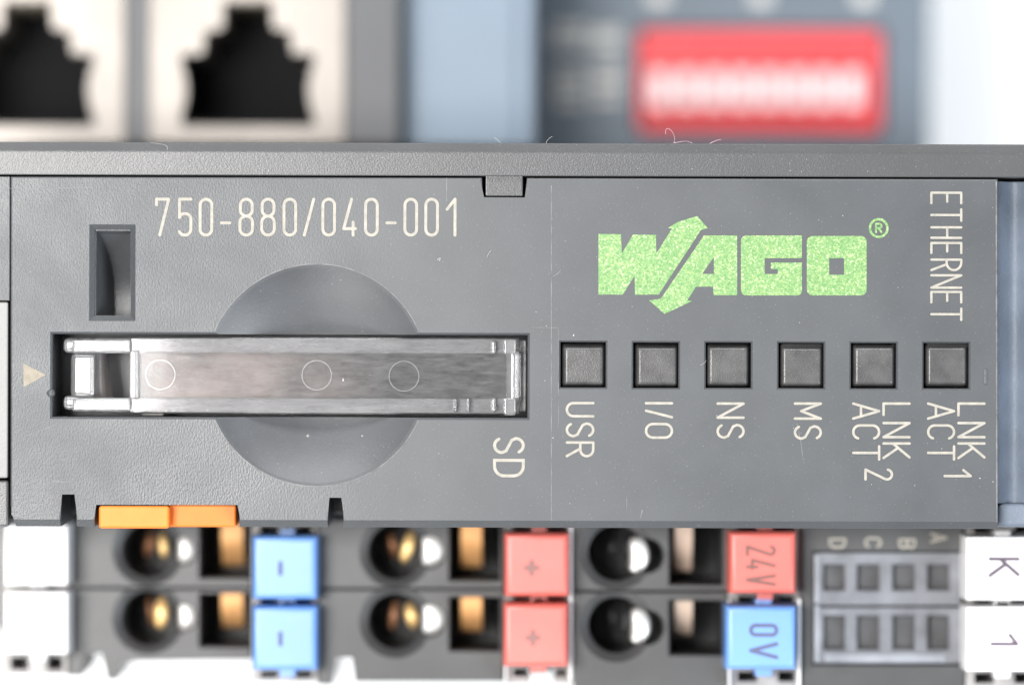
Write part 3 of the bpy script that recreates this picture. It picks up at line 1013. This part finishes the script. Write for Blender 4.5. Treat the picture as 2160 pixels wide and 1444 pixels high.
# =================================================================== SECOND DEVICE BEHIND
cpl = thing('fieldbus_coupler', 'blurred grey coupler behind with two metal network jacks and a red switch bank', 'coupler', (0, 30, TABLE_Z))
SZ, DZ = -25.0, -42.0
BY0, BY1 = 12.6, 52.0
xa = P(-420, 100, SZ)[0]; xb = P(846, 100, SZ)[0]
# jack part
bm = bmesh.new(); add_box(bm, xa, xb, BY0, BY1, TABLE_Z, SZ, 0.4)
jb = link('jack_housing', finish(bm), 'coupler_dark', cpl)
JK = []
for cx in (-408, 57, 522):
    if cx < -100:
        continue
    op = px_poly([(cx - 141, 267), (cx + 141, 267), (cx + 141, 114), (cx + 95, 113), (cx + 90, 66), (cx + 54, 60), (cx + 50, 2), (cx - 50, 2),
                  (cx - 54, 60), (cx - 90, 66), (cx - 95, 113), (cx - 141, 114)], SZ + 0.4)
    bm = bmesh.new()
    lo, hi = [(x, y, SZ - 14) for x, y in op], [(x, y, SZ + 2) for x, y in op]
    add_loft(bm, [lo, hi])
    c1 = finish(bm)
    carve(jb, [cut_rect(R(cx - 200, cx + 200, -220, 300, SZ), SZ, 15, 0.0)])
    fr = box('network_jack', R(cx - 209, cx + 209, -215, 305, SZ + 0.4), SZ - 14.5, SZ + 0.4, 'shield_metal', cpl, 0.25)
    fr['label'] = 'metal shielded network jack with stepped dark opening'
    carve(fr, [c1])
    rj = R(cx - 137, cx + 137, -60, 264, SZ)
    box('jack_cavity', (rj[0], rj[1], rj[2], rj[3]), SZ - 14.2, SZ - 9.0, 'jack_dark', fr, 0.0)
    for sgn in (-1, 1):
        # side wall lining, with the bent spring finger that bulges into the opening
        r1 = R(cx + sgn * 138, cx + sgn * 133, 122, 262, SZ - 0.4)
        box('liner', (min(r1[:2]), max(r1[:2]), r1[2], r1[3]), SZ - 9, SZ - 0.6, 'jack_dark', fr, 0.0)
        fx, fy = P(cx + sgn * 138, 190, SZ)
        bm = bmesh.new()
        lp = []
        for i in range(9):
            t = i / 8
            yy = fy - 1.6 + 3.2 * t
            off = -sgn * 0.28 * math.sin(math.pi * t)
            lp.append([(fx + off, yy, SZ + 0.3), (fx + sgn * 0.5, yy, SZ + 0.3), (fx + sgn * 0.5, yy, SZ - 1.6), (fx + off, yy, SZ - 1.6)])
        add_loft(bm, lp)
        link('spring_finger', finish(bm, 40), 'shield_metal', fr)
    box('liner', R(cx - 137, cx + 137, 258, 265, SZ - 0.6), SZ - 9, SZ - 0.6, 'jack_dark', fr, 0.0)
    kb = box('key_block', R(cx - 40, cx + 40, -60, 9, SZ - 0.6), SZ - 6, SZ - 0.5, 'print_tan', fr, 0.05)

# pale strip between, and the switch panel
xs0 = P(846, 100, SZ)[0] + 0.03
xs1 = P(1128, 100, -28)[0]
bm = bmesh.new(); add_box(bm, xs0, xs1, BY0, BY1, TABLE_Z, -28, 0.4)
link('pale_spine', finish(bm), 'pale_blue_plastic', cpl)
rg = R(1082, 1090, -200, 320, -27.8)
box('spine_groove', (rg[0], rg[1], BY0 + 0.5, BY1 - 0.5), -28.5, -27.7, 'pale_blue_plastic', cpl, 0.1)
xe = P(1963, 100, DZ)[0]
bm = bmesh.new(); add_box(bm, xs1 + 0.03, xe, BY0, BY1, TABLE_Z, DZ, 0.4)
sp_ = link('switch_panel', finish(bm), 'coupler_plastic', cpl)
carve(sp_, [cut_rect(R(1343, 1862, 62, 282, DZ), DZ, 5, 0.15)])
sw = box('switch_bank', R(1349, 1857, 68, 277, DZ + 0.3), DZ - 4.9, DZ + 0.5, 'switch_red', cpl, 0.3, 3)
sw['label'] = 'red switch bank with eight white sliders in a row'
carve(sw, [cut_rect(R(1370 + 58 * i, 1370 + 58 * i + 50, 132, 242, DZ + 0.5), DZ + 0.5, 1.2, 0.05) for i in range(8)])
for i in range(8):
    box('slider', R(1372 + 58 * i, 1372 + 58 * i + 40, 150, 228, DZ + 1.0), DZ - 0.6, DZ + 1.0, 'slider_white', sw, 0.15, 3)
for (x0, x1, y0, y1) in ((1168, 1240, 48, 102), (1250, 1310, 62, 100), (1172, 1232, 142, 228), (1252, 1312, 128, 222)):
    cx, cy = (x0 + x1) / 2, (y0 + y1) / 2
    n = max(2, int((y1 - y0) / 24))
    bm = bmesh.new()
    for j in range(n):
        yy = y0 + (y1 - y0) * (j + 0.5) / n
        r1 = R(x0, x1, yy - 8, yy + 8, DZ)
        add_box(bm, *r1, DZ - 0.02, DZ + 0.03)
    link('faded_print', finish(bm), 'print_pale', sp_)
for cx in (1390, 1605, 1822):
    box('faded_print', R(cx - 18, cx + 18, -26, 9, DZ), DZ - 0.02, DZ + 0.03, 'print_pale', sp_, 0.0)

# =================================================================== LINT AND DUST
def fibre(pts, z, width, mat, label):
    cu = bpy.data.curves.new('fibre', 'CURVE'); cu.dimensions = '3D'
    cu.bevel_depth = width * 0.26 / PXMM * MM; cu.bevel_resolution = 2
    s = cu.splines.new('NURBS'); s.points.add(len(pts) - 1); s.use_endpoint_u = True; s.order_u = 3
    for i, (p, (a, c2)) in enumerate(zip(s.points, pts)):
        x, y = P(a, c2, z)
        p.co = (x * MM, y * MM, (z + 0.05 + 0.06 * math.sin(i * 1.7)) * MM, 1)
        p.radius = random.uniform(0.45, 1.15)
    t = bpy.data.objects.new('f', cu); scene.collection.objects.link(t)
    bpy.context.view_layer.update()
    me = bpy.data.meshes.new_from_object(t.evaluated_get(bpy.context.evaluated_depsgraph_get()))
    bpy.data.objects.remove(t)
    smooth(me, 60)
    o = link('lint_fibre', me, mat)
    o['label'] = label; o['category'] = 'lint'; o['group'] = 'lint fibres on the controller'


fibre([(318, 301), (345, 304), (355, 310), (350, 322), (346, 332), (354, 336), (367, 337)], 0.12, 2.0, 'dust_white',
      'curly white lint fibre on top cover above the printed number')
fibre([(1404, 283), (1403, 272), (1412, 271), (1421, 282), (1424, 296), (1421, 302)], 0.0, 2.0, 'fibre_pink',
      'curled pink lint fibre standing against the red switch bank')
fibre([(1421, 302), (1440, 298), (1452, 298), (1460, 302)], 0.0, 1.7, 'fibre_pink', 'flat pinkish lint fibre lying right of the curled one')
fibre([(1497, 303), (1507, 297), (1521, 294)], 0.0, 1.7, 'fibre_pink', 'short straight lint fibre on top edge below the red switch')
fibre([(1043, 290), (1050, 296), (1056, 302)], 0.0, 1.8, 'dust_white', 'tiny white lint fibre leaning on top edge above the latch tab')
fibre([(1152, 303), (1153, 294), (1165, 288)], 0.0, 1.8, 'dust_white', 'bent white lint fibre on top edge just past the latch tab')
fibre([(1027, 544), (1030, 533), (1038, 527)], 0.0, 2.0, 'dust_white', 'small hooked lint fibre on panel below the latch tab')
fibre([(922, 549), (925, 545), (931, 543), (926, 550)], 0.0, 2.2, 'dust_white', 'tiny curled lint fibre between printed number and finger dish')
fibre([(1166, 583), (1178, 577), (1183, 569)], 0.0, 2.0, 'dust_white', 'short lint fibre beside the first letter of the green logo')
fibre([(1477, 770), (1486, 766), (1489, 760)], 0.0, 1.6, 'dust_white', 'fine lint fibre touching the NS indicator well')

bm = bmesh.new()
rnd = random.Random(11)


def mote(px, py, r, z):
    x, y = P(px, py, z)
    a = rnd.uniform(0, 3.14); el = rnd.uniform(0.5, 1.0)
    n = 6
    lp = []
    for (f, h) in ((0.7, 0.0), (1.0, 0.4), (0.5, 0.9)):
        ring = []
        for i in range(n):
            t = 2 * math.pi * i / n
            jx = 1 + 0.25 * math.sin(3 * t + a)
            u, v_ = r * f * jx * math.cos(t), r * f * el * math.sin(t)
            ring.append((x + u * math.cos(a) - v_ * math.sin(a), y + u * math.sin(a) + v_ * math.cos(a), z - 0.01 + h * r))
        lp.append(ring)
    add_loft(bm, lp)


for i in range(170):
    px, py = rnd.uniform(30, 2095), rnd.uniform(385, 1085)
    if 100 < px < 1125 and 690 < py < 890: continue
    if (px - 668) ** 2 + (py - 791) ** 2 < 240 ** 2: continue
    if 1170 < px < 2060 and 712 < py < 830: continue
    if 175 < px < 300 and 460 < py < 695: continue
    if 1005 < px < 1120 and py < 430 or 115 < px < 520 and py > 1025 or 680 < px < 735 and py > 1030: continue
    mote(px, py, rnd.choice((0.014, 0.018, 0.022, 0.03)) * rnd.uniform(.8, 1.2), 0.0)
for i in range(40):
    mote(rnd.uniform(0, 2160), rnd.uniform(335, 364), rnd.uniform(.015, .035), 0.13)
for px, py, r in ((724, 801, .11), (649, 919, .09), (764, 919, .06), (1210, 698 + 9, .07), (780, 790, .03), (2067, 1008, .06)):
    if 130 < px < 1100 and 740 < py < 840:
        mote(px, py, r, -0.6)
    elif px in (649, 764):
        d2 = math.hypot((px - 668) / PXMM, (py - 791) / PXMM)
        mote(px, py, r, RS - dep - math.sqrt(RS * RS - d2 * d2))
    else:
        mote(px, py, r, 0)
for i in range(40):
    t, q = rnd.uniform(0, 6.28), rim * math.sqrt(rnd.uniform(0.05, 0.9))
    px, py = 668 + q * PXMM * math.cos(t), 791 + q * PXMM * math.sin(t)
    if 700 < py < 885: continue
    mote(px, py, rnd.uniform(.015, .03), RS - dep - math.sqrt(RS * RS - q * q))
dust = link('dust', finish(bm), 'dust_white')
dust['kind'] = 'stuff'; dust['label'] = 'white dust specks scattered over the grey panel'; dust['category'] = 'dust'

# flat faces stay flat, only their rounded edges are shaded smooth
for o in scene.objects:
    if o.type == 'MESH' and o.name.split('.')[0] not in ('front_panel', 'dust', 'lint_fibre', 'lettering', 'logo', 'clamp_spring', 'contact_leaf', 'spring_finger'):
        wn = o.modifiers.new('weighted_normal', 'WEIGHTED_NORMAL')
        wn.keep_sharp = True
        wn.weight = 100
